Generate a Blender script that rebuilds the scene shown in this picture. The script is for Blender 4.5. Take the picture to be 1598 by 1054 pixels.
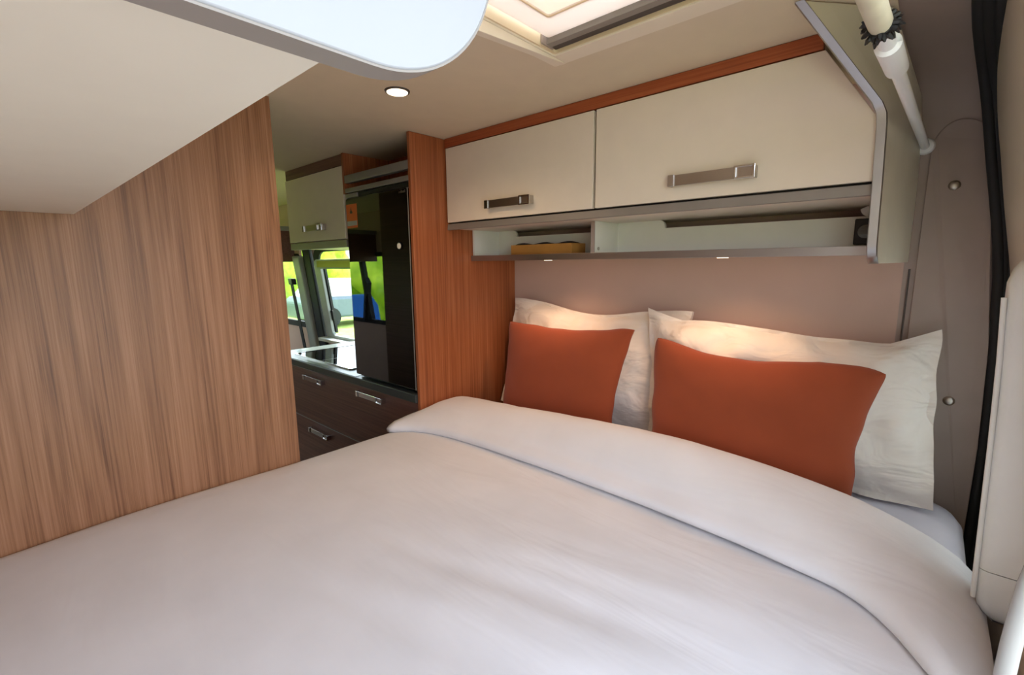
import bpy, bmesh, math, random
from mathutils import Vector, Matrix, noise
random.seed(3)
PI = math.pi
for o in list(bpy.data.objects):
    bpy.data.objects.remove(o)
SC = bpy.context.scene
COL = SC.collection

# ------------------------------------------------------------------ camera
cam = bpy.data.cameras.new('camera')
cam_ob = bpy.data.objects.new('camera', cam)
COL.objects.link(cam_ob)
cam.sensor_fit = 'HORIZONTAL'
cam.sensor_width = 36.0
cam.lens = 36.0 * 726.025 / 1598.0
cam.clip_start = 0.02
R_ = Vector((0.66647607, -0.74546092, -0.00988257))
U_ = Vector((0.12435349, 0.09808803, 0.98737782))
F_ = Vector((0.73508221, 0.65929262, -0.15807399))
mw = Matrix((R_, U_, -F_)).transposed().to_4x4()
mw.translation = Vector((-1.6997, 0.0, 1.4271))
cam_ob.matrix_world = mw
SC.camera = cam_ob

# ------------------------------------------------------------------ world, sun, exposure
W = bpy.data.worlds.new('World'); SC.world = W; W.use_nodes = True
nt = W.node_tree; nt.nodes.clear()
wo = nt.nodes.new('ShaderNodeOutputWorld'); bg = nt.nodes.new('ShaderNodeBackground')
tc = nt.nodes.new('ShaderNodeTexCoord'); sx = nt.nodes.new('ShaderNodeSeparateXYZ')
rp = nt.nodes.new('ShaderNodeValToRGB')
rp.color_ramp.elements[0].position = 0.0; rp.color_ramp.elements[0].color = (0.86, 0.91, 1.0, 1)
rp.color_ramp.elements[1].position = 0.8; rp.color_ramp.elements[1].color = (0.62, 0.78, 1.0, 1)
nt.links.new(tc.outputs['Generated'], sx.inputs[0]); nt.links.new(sx.outputs['Z'], rp.inputs[0])
nt.links.new(rp.outputs[0], bg.inputs[0]); bg.inputs[1].default_value = 4.8
nt.links.new(bg.outputs[0], wo.inputs[0])
sun = bpy.data.lights.new('sun', 'SUN'); sun.energy = 11.0; sun.angle = math.radians(3); sun.color = (1, 0.95, 0.86)
sun_ob = bpy.data.objects.new('sun', sun); COL.objects.link(sun_ob)
sun_ob.rotation_euler = Vector((-.62, -.30, -.75)).to_track_quat('-Z', 'Y').to_euler()
vs = SC.view_settings
SC.display_settings.display_device = 'sRGB'
vs.view_transform = 'Standard'; vs.look = 'None'; vs.gamma = 1.0; vs.use_curve_mapping = False
vs.exposure = 0.25

# ------------------------------------------------------------------ materials
def lin(h):
    h = h.lstrip('#'); c = [int(h[i:i+2], 16)/255 for i in (0, 2, 4)]
    return tuple(x/12.92 if x <= .04045 else ((x+.055)/1.055)**2.4 for x in c) + (1,)

def bsdf(name):
    m = bpy.data.materials.new(name); m.use_nodes = True
    return m, m.node_tree, m.node_tree.nodes['Principled BSDF']

def plain(name, col, rough=.5, metal=0, var=.05, scale=14, bump=0.0, bscale=200, spec=.5, sheen=0):
    m, t, b = bsdf(name)
    c = lin(col)
    co = t.nodes.new('ShaderNodeTexCoord')
    n = t.nodes.new('ShaderNodeTexNoise'); n.inputs['Scale'].default_value = scale; n.inputs['Detail'].default_value = 4
    r = t.nodes.new('ShaderNodeValToRGB')
    r.color_ramp.elements[0].position = .3; r.color_ramp.elements[1].position = .7
    r.color_ramp.elements[0].color = tuple(x*(1-var) for x in c[:3]) + (1,)
    r.color_ramp.elements[1].color = tuple(min(1, x*(1+var)) for x in c[:3]) + (1,)
    t.links.new(co.outputs['Object'], n.inputs['Vector']); t.links.new(n.outputs['Fac'], r.inputs[0])
    t.links.new(r.outputs[0], b.inputs['Base Color'])
    b.inputs['Roughness'].default_value = rough; b.inputs['Metallic'].default_value = metal
    b.inputs['Specular IOR Level'].default_value = spec
    if sheen: b.inputs['Sheen Weight'].default_value = sheen
    if bump:
        n2 = t.nodes.new('ShaderNodeTexNoise'); n2.inputs['Scale'].default_value = bscale; n2.inputs['Detail'].default_value = 3
        bp = t.nodes.new('ShaderNodeBump'); bp.inputs['Strength'].default_value = bump; bp.inputs['Distance'].default_value = .002
        t.links.new(co.outputs['Object'], n2.inputs['Vector']); t.links.new(n2.outputs['Fac'], bp.inputs['Height'])
        t.links.new(bp.outputs[0], b.inputs['Normal'])
    return m

def wood(name, dark, mid, light, axis='z', rough=.42, lines=1.0):
    m, t, b = bsdf(name)
    N, L = t.nodes.new, t.links.new
    co = N('ShaderNodeTexCoord'); mp = N('ShaderNodeMapping')
    long_, short = .45, 9.0
    s = {'z': (short, short, long_), 'y': (short, long_, short), 'x': (long_, short, short)}[axis]
    mp.inputs['Scale'].default_value = s
    mp.inputs['Rotation'].default_value = (0, math.radians(1.5) if axis == 'z' else 0, 0)
    L(co.outputs['Object'], mp.inputs[0])
    # broad cathedral figure
    n1 = N('ShaderNodeTexNoise'); n1.inputs['Scale'].default_value = 1.1; n1.inputs['Detail'].default_value = 3; n1.inputs['Distortion'].default_value = .5
    L(mp.outputs[0], n1.inputs['Vector'])
    # growth rings: sawtooth of the broad noise
    mu = N('ShaderNodeMath'); mu.operation = 'MULTIPLY'; mu.inputs[1].default_value = 9.0
    fr = N('ShaderNodeMath'); fr.operation = 'PINGPONG'; fr.inputs[1].default_value = 1.0
    L(n1.outputs['Fac'], mu.inputs[0]); L(mu.outputs[0], fr.inputs[0])
    # fine pores
    mp2 = N('ShaderNodeMapping'); mp2.inputs['Scale'].default_value = tuple(x*(22 if x > 1 else 5) for x in s)
    L(co.outputs['Object'], mp2.inputs[0])
    n2 = N('ShaderNodeTexNoise'); n2.inputs['Scale'].default_value = 1.0; n2.inputs['Detail'].default_value = 7; n2.inputs['Roughness'].default_value = .72
    L(mp2.outputs[0], n2.inputs['Vector'])
    mp3 = N('ShaderNodeMapping'); mp3.inputs['Scale'].default_value = tuple(x*(9 if x > 1 else 1.6) for x in s)
    L(co.outputs['Object'], mp3.inputs[0])
    n3 = N('ShaderNodeTexNoise'); n3.inputs['Scale'].default_value = 1.0; n3.inputs['Detail'].default_value = 2
    L(mp3.outputs[0], n3.inputs['Vector'])
    a = N('ShaderNodeMix'); a.data_type = 'FLOAT'; a.inputs[0].default_value = .38 * lines
    L(n3.outputs['Fac'], a.inputs[2]); L(fr.outputs[0], a.inputs[3])
    c = N('ShaderNodeMix'); c.data_type = 'FLOAT'; c.inputs[0].default_value = .68
    L(a.outputs[0], c.inputs[2]); L(n2.outputs['Fac'], c.inputs[3])
    r = N('ShaderNodeValToRGB'); e = r.color_ramp.elements
    e[0].position = .34; e[0].color = lin(dark); e[1].position = .66; e[1].color = lin(light)
    k = e.new(.5); k.color = lin(mid)
    L(c.outputs[0], r.inputs[0]); L(r.outputs[0], b.inputs['Base Color'])
    b.inputs['Roughness'].default_value = rough
    bp = N('ShaderNodeBump'); bp.inputs['Strength'].default_value = .12; bp.inputs['Distance'].default_value = .001
    L(n2.outputs['Fac'], bp.inputs['Height']); L(bp.outputs[0], b.inputs['Normal'])
    return m

def fabric(name, col, var=.04, rough=.9, weave=700, bump=.12, wrinkle=0.0, wscale=(9, 2.2, 9)):
    m, t, b = bsdf(name)
    N, L = t.nodes.new, t.links.new
    c = lin(col)
    co = N('ShaderNodeTexCoord')
    n = N('ShaderNodeTexNoise'); n.inputs['Scale'].default_value = 6; n.inputs['Detail'].default_value = 5
    L(co.outputs['Object'], n.inputs['Vector'])
    r = N('ShaderNodeValToRGB'); e = r.color_ramp.elements
    e[0].position = .3; e[1].position = .7
    e[0].color = tuple(x*(1-var) for x in c[:3]) + (1,); e[1].color = tuple(min(1, x*(1+var)) for x in c[:3]) + (1,)
    L(n.outputs['Fac'], r.inputs[0]); L(r.outputs[0], b.inputs['Base Color'])
    b.inputs['Roughness'].default_value = rough; b.inputs['Sheen Weight'].default_value = .15
    b.inputs['Specular IOR Level'].default_value = .2
    w = N('ShaderNodeTexNoise'); w.inputs['Scale'].default_value = weave; w.inputs['Detail'].default_value = 1
    L(co.outputs['Object'], w.inputs['Vector'])
    bp = N('ShaderNodeBump'); bp.inputs['Strength'].default_value = bump; bp.inputs['Distance'].default_value = .0008
    L(w.outputs['Fac'], bp.inputs['Height'])
    out = bp.outputs[0]
    if wrinkle:
        mp = N('ShaderNodeMapping'); mp.inputs['Scale'].default_value = wscale
        mp.inputs['Rotation'].default_value = (0, 0, math.radians(-8))
        L(co.outputs['Object'], mp.inputs[0])
        n4 = N('ShaderNodeTexNoise'); n4.inputs['Scale'].default_value = 1; n4.inputs['Detail'].default_value = 3; n4.inputs['Distortion'].default_value = .6
        L(mp.outputs[0], n4.inputs['Vector'])
        b2 = N('ShaderNodeBump'); b2.inputs['Strength'].default_value = wrinkle; b2.inputs['Distance'].default_value = .028
        L(n4.outputs['Fac'], b2.inputs['Height']); L(out, b2.inputs['Normal']); out = b2.outputs[0]
    L(out, b.inputs['Normal'])
    return m

def glow(name, col, strength):
    m, t, b = bsdf(name)
    b.inputs['Base Color'].default_value = lin(col)
    b.inputs['Emission Color'].default_value = lin(col); b.inputs['Emission Strength'].default_value = strength
    return m

def glass(name, tint='#f4f8f6', rough=0.0):
    m = bpy.data.materials.new(name); m.use_nodes = True
    t = m.node_tree; t.nodes.clear()
    o = t.nodes.new('ShaderNodeOutputMaterial'); mx = t.nodes.new('ShaderNodeMixShader')
    tr = t.nodes.new('ShaderNodeBsdfTransparent'); gl = t.nodes.new('ShaderNodeBsdfGlossy')
    lw = t.nodes.new('ShaderNodeLayerWeight'); fr = t.nodes.new('ShaderNodeMath'); fr.operation = 'POWER'; fr.inputs[1].default_value = 5
    t.links.new(lw.outputs['Facing'], fr.inputs[0])
    tr.inputs[0].default_value = lin(tint); gl.inputs['Roughness'].default_value = rough
    t.links.new(fr.outputs[0], mx.inputs[0]); t.links.new(tr.outputs[0], mx.inputs[1]); t.links.new(gl.outputs[0], mx.inputs[2])
    t.links.new(mx.outputs[0], o.inputs[0])
    return m

def leafy(name, dark, light, scale=9):
    m, t, b = bsdf(name)
    N, L = t.nodes.new, t.links.new
    co = N('ShaderNodeTexCoord'); n = N('ShaderNodeTexNoise'); n.inputs['Scale'].default_value = scale; n.inputs['Detail'].default_value = 6
    r = N('ShaderNodeValToRGB'); e = r.color_ramp.elements
    e[0].position = .35; e[0].color = lin(dark); e[1].position = .66; e[1].color = lin(light)
    L(co.outputs['Object'], n.inputs['Vector']); L(n.outputs['Fac'], r.inputs[0]); L(r.outputs[0], b.inputs['Base Color'])
    b.inputs['Roughness'].default_value = .85
    return m

def translucent(name, col, amt=.5):
    m = bpy.data.materials.new(name); m.use_nodes = True
    t = m.node_tree; t.nodes.clear(); N = t.nodes.new
    o = N('ShaderNodeOutputMaterial'); mx = N('ShaderNodeMixShader'); d = N('ShaderNodeBsdfDiffuse'); tr = N('ShaderNodeBsdfTranslucent')
    d.inputs[0].default_value = lin(col); tr.inputs[0].default_value = lin(col); mx.inputs[0].default_value = amt
    t.links.new(d.outputs[0], mx.inputs[1]); t.links.new(tr.outputs[0], mx.inputs[2]); t.links.new(mx.outputs[0], o.inputs[0])
    return m

M = {}
M['partition_wood'] = wood('partition wood', '#694229', '#986a48', '#b08262', 'z')
M['red_wood'] = wood('cabinet wood', '#7a4022', '#9e5832', '#b57048', 'z', lines=.5)  # same wood as the partition, warm LED light and shade put into its colour
M['strip_wood'] = wood('strip wood', '#7d3a1d', '#9c4c28', '#ac5f36', 'y', lines=.4)
M['walnut'] = wood('drawer wood', '#54342a', '#6f493d', '#805a50', 'y', lines=.3)
M['cream'] = plain('cream laminate', '#e3d5c3', .45, var=.02)
M['cream_under'] = plain('cream underside', '#e2dccb', .6, var=.015)
M['white_board'] = plain('white shelf board', '#e8e6dc', .5, var=.02)
M['ceiling'] = plain('ceiling lining', '#d9c8ac', .8, var=.02, bump=.1, bscale=500)
M['wall'] = fabric('padded wall lining', '#c6a99b', var=.03, weave=900)
M['taupe'] = plain('taupe trim plastic', '#a29086', .55, var=.03, bump=.08, bscale=900)
M['taupe_dark'] = plain('taupe seam', '#4d443f', .6)
M['cream_plastic'] = plain('cream end panel', '#e6dec8', .32, var=.03)
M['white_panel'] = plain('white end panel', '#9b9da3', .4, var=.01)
M['alu'] = plain('brushed aluminium', '#a9a6a4', .38, 1.0, var=.03)
M['alu_matte'] = plain('grey rail', '#8f8882', .45, .35, var=.03)
M['pale_grey'] = plain('pale grey plastic', '#a5a29e', .5, var=.02)
M['trim_grey'] = plain('grey edge trim', '#8a837d', .5, var=.02)
M['nickel'] = plain('satin nickel', '#b4aca2', .3, 1.0, var=.03)
M['chrome'] = plain('chrome', '#dcdcdc', .12, 1.0, var=.01)
M['white_plastic'] = plain('white plastic', '#e9e9e7', .38, var=.02)
M['beige_plastic'] = plain('beige aged tube', '#c9c0a6', .45, var=.08, scale=30)
M['black'] = plain('black plastic', '#141414', .5)
M['rubber'] = plain('black rubber', '#1b1d1f', .7)
M['gloss'] = plain('black gloss glass', '#050505', .02, spec=.5); M['gloss'].node_tree.nodes['Principled BSDF'].inputs['IOR'].default_value = 1.8
M['dark_top'] = plain('dark slate worktop', '#3a3f3e', .35)
M['worktop_top'] = plain('light worktop surface', '#7e8683', .25)
M['dark_gap'] = plain('dark gap', '#1a1310', .8)
M['duvet'] = fabric('duvet cotton', '#dcd9da', wrinkle=.22)
M['sheet'] = fabric('mattress sheet', '#d6d2dc', wrinkle=.2)
M['pillow'] = fabric('pillow cotton', '#ded4ca', wrinkle=.9, wscale=(8, 6, 13))
M['terracotta'] = fabric('terracotta linen', '#914529', var=.07, weave=900, bump=.25)
M['oak'] = plain('light oak', '#c08a45', .5, var=.12, scale=8)
M['orange_sticker'] = plain('orange sticker', '#d9662a', .5, var=.02)
M['paper'] = plain('sticker paper', '#b8b6ac', .6)
M['grey_frame'] = plain('window frame grey', '#9fa49d', .5)
M['blind'] = translucent('pleated blind', '#bfc27e', .5)
M['hatch_white'] = translucent('hatch white', '#f3ebe4', .5); M['hatch_flange'] = plain('hatch flange', '#e6d8c2', .5, var=.01)
M['hatch_blind'] = translucent('hatch blind', '#f8ece0', .5)
M['hatch_wood'] = plain('hatch rim beige', '#dfc7a4', .6, var=.02)
M['cassette_blind'] = translucent('cassette blind', '#f4f4f4', .6)
M['glass'] = glass('window glass')
M['grass'] = leafy('grass', '#8fa63c', '#b9c766', 3)
M['foliage'] = leafy('foliage', '#7fae18', '#bfe03c', 2.2)
M['gravel'] = plain('gravel pitch', '#8c857b', .95, var=.25, scale=40, bump=.4, bscale=60)
M['bark'] = plain('bark', '#5a4632', .9, var=.2)
M['carpet'] = plain('floor vinyl', '#6a5a4c', .6, var=.1)
M['led'] = glow('led lens', '#ffe6c4', 2.6)
M['blue'] = plain('blue canvas', '#1f6fd0', .7)
M['car_blue'] = plain('car paint grey blue', '#66727f', .3)
M['belt'] = plain('seat belt webbing', '#1b1c1e', .7)
M['seat'] = fabric('seat cloth', '#3a3a3c')
M['body'] = plain('van body white', '#d8d8d8', .4)

# ------------------------------------------------------------------ mesh helpers
def NB(): return bmesh.new()

def box(bm, x0, x1, y0, y1, z0, z1, f=None):
    v = [bm.verts.new(p if f is None else f(*p)) for p in
         [(x0,y0,z0),(x1,y0,z0),(x1,y1,z0),(x0,y1,z0),(x0,y0,z1),(x1,y0,z1),(x1,y1,z1),(x0,y1,z1)]]
    for q in [(3,2,1,0),(4,5,6,7),(0,1,5,4),(1,2,6,5),(2,3,7,6),(3,0,4,7)]:
        bm.faces.new([v[i] for i in q])
    return bm

def prism(bm, pts, axis, a0, a1, f=None):
    """closed 2D outline extruded along axis; pts are (y,z) for x, (x,z) for y, (x,y) for z"""
    def mk(p, a):
        q = {'x': (a, p[0], p[1]), 'y': (p[0], a, p[1]), 'z': (p[0], p[1], a)}[axis]
        return bm.verts.new(q if f is None else f(*q))
    A = [mk(p, a0) for p in pts]; B = [mk(p, a1) for p in pts]
    n = len(pts)
    bm.faces.new(A); bm.faces.new(B[::-1])
    for i in range(n):
        bm.faces.new([A[i], B[i], B[(i+1) % n], A[(i+1) % n]])
    return bm

def rrect(a0, a1, b0, b1, r, n=6, corners=(1,1,1,1)):
    """rounded rectangle outline; corners order: (a0,b0),(a1,b0),(a1,b1),(a0,b1)"""
    out = []
    for k, (ca, cb, st) in enumerate([(a0+r, b0+r, PI), (a1-r, b0+r, 1.5*PI), (a1-r, b1-r, 0), (a0+r, b1-r, .5*PI)]):
        if corners[k]:
            for i in range(n+1):
                t = st + .5*PI*i/n
                out.append((ca + r*math.cos(t), cb + r*math.sin(t)))
        else:
            out.append([(a0,b0),(a1,b0),(a1,b1),(a0,b1)][k])
    return out

def ring(bm, outer, inner, axis, a0, a1, f=None):
    """flat ring between two outlines with the same point count"""
    def mk(p, a):
        q = {'x': (a, p[0], p[1]), 'y': (p[0], a, p[1]), 'z': (p[0], p[1], a)}[axis]
        return bm.verts.new(q if f is None else f(*q))
    O0 = [mk(p, a0) for p in outer]; I0 = [mk(p, a0) for p in inner]
    O1 = [mk(p, a1) for p in outer]; I1 = [mk(p, a1) for p in inner]
    n = len(outer)
    for i in range(n):
        j = (i+1) % n
        bm.faces.new([O0[i], O0[j], I0[j], I0[i]]); bm.faces.new([O1[j], O1[i], I1[i], I1[j]])
        bm.faces.new([O0[j], O0[i], O1[i], O1[j]]); bm.faces.new([I0[i], I0[j], I1[j], I1[i]])
    return bm

def tube(bm, path, radii, n=16, caps=True):
    """tube along a path; radii one number or one per point"""
    P = [Vector(p) for p in path]
    if not isinstance(radii, (list, tuple)): radii = [radii]*len(P)
    rings = []; prev = None
    for i, p in enumerate(P):
        d = (P[min(i+1, len(P)-1)] - P[max(i-1, 0)])
        d = d.normalized() if d.length > 1e-9 else Vector((0,0,1))
        if prev is None:
            a = Vector((0,0,1)) if abs(d.z) < .9 else Vector((1,0,0))
            u = d.cross(a).normalized()
        else:
            u = (prev - d*prev.dot(d)).normalized()
        prev = u; w = d.cross(u)
        rings.append([bm.verts.new(p + (u*math.cos(2*PI*k/n) + w*math.sin(2*PI*k/n))*radii[i]) for k in range(n)])
    for a, b in zip(rings, rings[1:]):
        for k in range(n):
            bm.faces.new([a[k], a[(k+1) % n], b[(k+1) % n], b[k]])
    if caps:
        bm.faces.new(rings[0][::-1]); bm.faces.new(rings[-1])
    return bm

def loft(bm, rows, close_u=False, close_v=False, caps=False):
    V = [[bm.verts.new(p) for p in r] for r in rows]
    n = len(V[0]); m = len(V)
    for i in range(m if close_v else m-1):
        for k in range(n if close_u else n-1):
            bm.faces.new([V[i][k], V[i][(k+1) % n], V[(i+1) % m][(k+1) % n], V[(i+1) % m][k]])
    if caps:
        bm.faces.new(V[0][::-1]); bm.faces.new(V[-1])
    return bm

def obj(name, bm, mat, parent=None, bev=0, smooth=None, sub=0, origin=None, solid=0):
    root = parent
    base = Vector((0,0,0))
    while root is not None:
        base += root.location; root = root.parent
    bmesh.ops.recalc_face_normals(bm, faces=bm.faces)
    loc = Vector((0,0,0))
    if parent is None:
        if origin is None:
            c = [v.co for v in bm.verts]
            loc = Vector((sum(p.x for p in c)/len(c), sum(p.y for p in c)/len(c), min(p.z for p in c)))
        else: loc = Vector(origin)
    for v in bm.verts: v.co -= base + loc
    me = bpy.data.meshes.new(name); bm.to_mesh(me); bm.free()
    o = bpy.data.objects.new(name, me); COL.objects.link(o)
    o.location = loc
    me.materials.append(mat)
    if parent is not None: o.parent = parent
    if smooth is not None:
        for p in me.polygons: p.use_smooth = True
        me.set_sharp_from_angle(angle=math.radians(smooth))
    if solid:
        s = o.modifiers.new('solid', 'SOLIDIFY'); s.thickness = solid; s.offset = 0
    if bev:
        b = o.modifiers.new('bevel', 'BEVEL'); b.width = bev; b.segments = 2; b.limit_method = 'ANGLE'; b.angle_limit = math.radians(40)
    if sub:
        s = o.modifiers.new('sub', 'SUBSURF'); s.levels = sub; s.render_levels = sub
    return o

def tag(o, label, cat, group=None):
    o['label'] = label; o['category'] = cat
    if group: o['group'] = group
    return o

def thing(name, label, cat, loc, group=None):
    e = bpy.data.objects.new(name, None); COL.objects.link(e); e.location = loc
    e.empty_display_size = .05
    return tag(e, label, cat, group)

def struct(name, bm, mat, parent=None, **k):
    o = obj(name, bm, mat, parent, **k)
    if parent is None: o['kind'] = 'structure'
    return o

def interp(tab, y):
    tab = sorted(tab)
    if y <= tab[0][0]: return tab[0][1]
    for (a, p), (b, q) in zip(tab, tab[1:]):
        if y <= b:
            t = (y-a)/(b-a); return p + (q-p)*t
    return tab[-1][1]
def smooth_interp(tab, y, w=.035):
    return sum(interp(tab, y + d*w) * k for d, k in ((-1, .15), (-.5, .2), (0, .3), (.5, .2), (1, .15)))

def B(*a): return box(NB(), *a)

# ------------------------------------------------------------------ setting: van shell
H = 1.917
XL, XR = -1.95, 0.0
YR, YF = -.16, 5.1
def lean(x, y, z):                       # the van side bulges outward below the window line
    return (x + max(0, 1.50 - z)*.12, y, z)

struct('floor', B(XL-.05, XR+.15, YR, YF, -.04, 0), M['carpet'])

# ceiling with the hatch opening (x -1.19..-.70, y .22..,72) ; rear part rises to the door header
bm = NB()
hx0, hx1, hy0, hy1 = -1.20, -.735, .235, .72
for (a, b, c, d) in [(XL-.05, hx0, .10, YF), (hx1, XR+.05, .10, YF), (hx0, hx1, .10, hy0), (hx0, hx1, hy1, YF)]:
    box(bm, a, b, c, d, H, H+.05)
struct('ceiling', bm, M['ceiling'])

# right wall: rear part solid, then window openings
bm = NB(); T = .02
def wbox(y0, y1, z0, z1): box(bm, 0, T, y0, y1, z0, z1)
wbox(.06, 2.50, 0, H)
box(bm, 0, T, 2.50, 3.60, 0, .85, f=lean); box(bm, 0, T, 2.50, 3.60, 1.545, H)
box(bm, 0, T, 3.60, 3.82, 0, H, f=lean)
box(bm, 0, T, 3.82, 4.62, 0, .92, f=lean); box(bm, 0, T, 3.82, 4.62, 1.50, H)
box(bm, 0, T, 4.62, YF, 0, H)
struct('wall_right', bm, M['wall'])
# left wall with cab window opening
bm = NB()
box(bm, XL-.05, XL, YR, 3.62, 0, H); box(bm, XL-.05, XL, 3.62, 4.5, 0, .88); box(bm, XL-.05, XL, 3.62, 4.5, 1.52, H)
box(bm, XL-.05, XL, 4.5, YF, 0, H)
struct('wall_left', bm, M['wall'])
# front bulkhead with windscreen opening
bm = NB()
box(bm, XL, XR, YF, YF+.06, 0, 1.0); box(bm, XL, XR, YF, YF+.06, 1.62, H)
box(bm, XL, XL+.12, YF, YF+.06, 1.0, 1.62); box(bm, XR-.12, XR, YF, YF+.06, 1.0, 1.62)
struct('wall_front', bm, M['taupe'])
# washroom partition (the large wood panel on the left) and its aisle side
pt = bpy.data.objects.new('wall_partition', None); COL.objects.link(pt); pt.location = (-1.5, 1.5, 0); pt['kind'] = 'structure'
obj('panel', B(XL, -1.084, 1.50, 1.525, .0, H), M['partition_wood'], pt, bev=.0015)
obj('side_panel', B(-1.109, -1.084, 1.525, 2.48, 0, H), M['walnut'], pt)  # unseen face given darker wood to dim its reflection in the fridge
obj('far_panel', B(XL, -1.109, 2.455, 2.48, 0, H), M['partition_wood'], pt)

# rear pillar lining on the right: flat lower cover with arched seam, roof corner cove above
tr = bpy.data.objects.new('trim_1', None); COL.objects.link(tr); tr.location = (0, -.03, 0); tr['kind'] = 'structure'
def cove(t):  # wall-to-roof profile (x,z)
    pts = [(0.0, 1.60), (-.002, 1.70), (-.012, 1.78), (-.04, 1.845), (-.10, 1.89), (-.22, 1.912), (-.42, 1.922), (-.9, 1.94), (-1.95, 1.95)]
    return pts
rows = []
for y, dx in ((.125, 0), (.066, 0), (.03, .0), (-.02, .0), (-.07, .0), (-.11, .0), (-.135, .012), (-.21, .036)):
    rows.append([(x + dx + .004, y, z) for x, z in [(0, .0), (0, .6), (0, 1.2)] + cove(0)])
obj('lining', loft(NB(), rows), M['taupe'], tr, smooth=35, solid=.006)
# raised lower cover, arched top
oa = [(.034, .60)] + [(.034, 1.70)] + [(-.018 + .052*math.cos(a), 1.70 + .075*math.sin(a)) for a in [i*PI/2/8 for i in range(1, 9)]]
oa += [(-.018 - .066*math.sin(a), 1.70 + .075*math.cos(a)) for a in [i*PI/2/8 for i in range(1, 9)]]
oa += [(-.100, 1.5), (-.128, 1.2), (-.136, .93), (-.134, .60)]
def covx(x, y, z):
    return (x - (max(0, z-1.70))**2*1.6, y, z)
obj('cover', prism(NB(), oa, 'x', -.007, .0, f=covx), M['taupe'], tr, bev=.002)
for (y, z) in ((-.021, 1.614), (-.068, 1.047)):
    b = NB(); tube(b, [(-.006, y, z), (-.011, y, z), (-.014, y, z)], [.013, .012, .007], 16)
    obj('screw_cap', b, M['nickel'], tr, smooth=50)
# seam where the lining panels meet, beside the locker end
b = NB(); tube(b, [(-.002, .047, .80), (-.002, .047, 1.40)], .0022, 6)
obj('seam', b, M['taupe_dark'], tr)

# black rubber door seal running up the rear pillar
sl = thing('door_seal', 'black ribbed rubber door seal running up the rear pillar', 'seal', (0, -.13, .3))
for k, (off, r) in enumerate(((0.0, .011), (.014, .013), (.030, .014), (.044, .012))):
    pth = [(.004, -.145, .30), (.002, -.146, .72), (0, -.148, .93), (-.002, -.140, 1.17), (-.006, -.125, 1.40), (-.010, -.110, 1.51),
           (-.03, -.080, 1.667), (-.085, -.060, 1.78), (-.17, -.040, 1.85), (-.30, -.020, 1.895), (-.50, -.010, 1.915)]
    pth = [(x + .012*math.sin(i*1.7+k)*.15 + (.008 if k in (1, 2) else 0), y - off*(.8 + .25*max(0, min(1, (z-1.4)*2))), z) for i, (x, y, z) in enumerate(pth)]
    b = NB(); tube(b, pth, r, 12)
    obj('seal_rib', b, M['rubber'], sl, smooth=60, sub=1)

# closed right-hand rear door; the left-hand door beside the viewer stands open
dr = bpy.data.objects.new('door_1', None); COL.objects.link(dr); dr.location = (-.5, -.2, .0); dr['kind'] = 'structure'
def yin(z): return interp([(0, -.176), (1.0, -.176), (1.30, -.158), (1.43, -.138), (1.55, -.116), (1.66, -.097), (1.75, -.079), (1.84, -.062), (1.93, -.045)], z)
zs_ = [0, .4, .9, 1.15, 1.30, 1.43, 1.55, 1.66, 1.75, 1.84, 1.95]
def lining(name, xs, zl):
    rows = []
    for x in xs:
        rows.append([(x, yin(z), z) for z in zl] + [(x, -.235, z) for z in zl[::-1]])
    obj(name, loft(NB(), rows, close_u=True, caps=True), M['cream'], dr, smooth=40)
lining('door_lining', (-.965, -.53), zs_)
lining('door_lining', (-.11, .03), zs_)
lining('lower_lining', (-.53, -.11), [0, .4, .81])
lining('upper_lining', (-.53, -.11), [1.39, 1.43, 1.55, 1.66, 1.75, 1.84, 1.95])
bm = NB(); ring(bm, [(-.965, 0), (.10, 0), (.10, 1.95), (-.965, 1.95)], [(-.53, .81), (-.11, .81), (-.11, 1.39), (-.53, 1.39)], 'y', -.26, -.236)
obj('door_skin', bm, M['body'], dr)
obj('pane', B(-.535, -.105, -.25, -.246, .805, 1.395), M['glass'], dr)  # door window added to let daylight into the dim rear corner

# ------------------------------------------------------------------ bed
bd = thing('bed_mattress', 'white sheeted mattress corner showing below the right pillows', 'mattress', (-.97, .68, .60))
def rr_loop(x0, x1, y0, y1, r, z, n=8):
    return [(x, y, z) for x, y in rrect(x0, x1, y0, y1, r, n)]
rows = []
for z, ins in ((.585, .03), (.60, .008), (.63, 0), (.70, 0), (.745, .006), (.768, .022), (.777, .05), (.779, .10)):
    rows.append(rr_loop(-1.93 + ins, -.012 - ins, -.128 + ins, 1.485 - ins, .11 - ins*.6, z))
bm = NB(); loft(bm, rows, close_u=True, caps=True)
obj('mattress_body', bm, M['sheet'], bd, smooth=60)
bb = thing('bed_platform', 'cream bed platform carrying the mattress', 'bed base', (-.97, .68, 0))
obj('platform', B(-1.94, -.005, -.10, 1.49, .52, .584), M['cream'], bb, bev=.004)
obj('rear_board', B(-1.94, -.005, -.10, -.08, .0, .52), M['cream'], bb)
obj('front_board', B(-1.08, -.60, 1.46, 1.48, .0, .52), M['red_wood'], bb)

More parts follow.
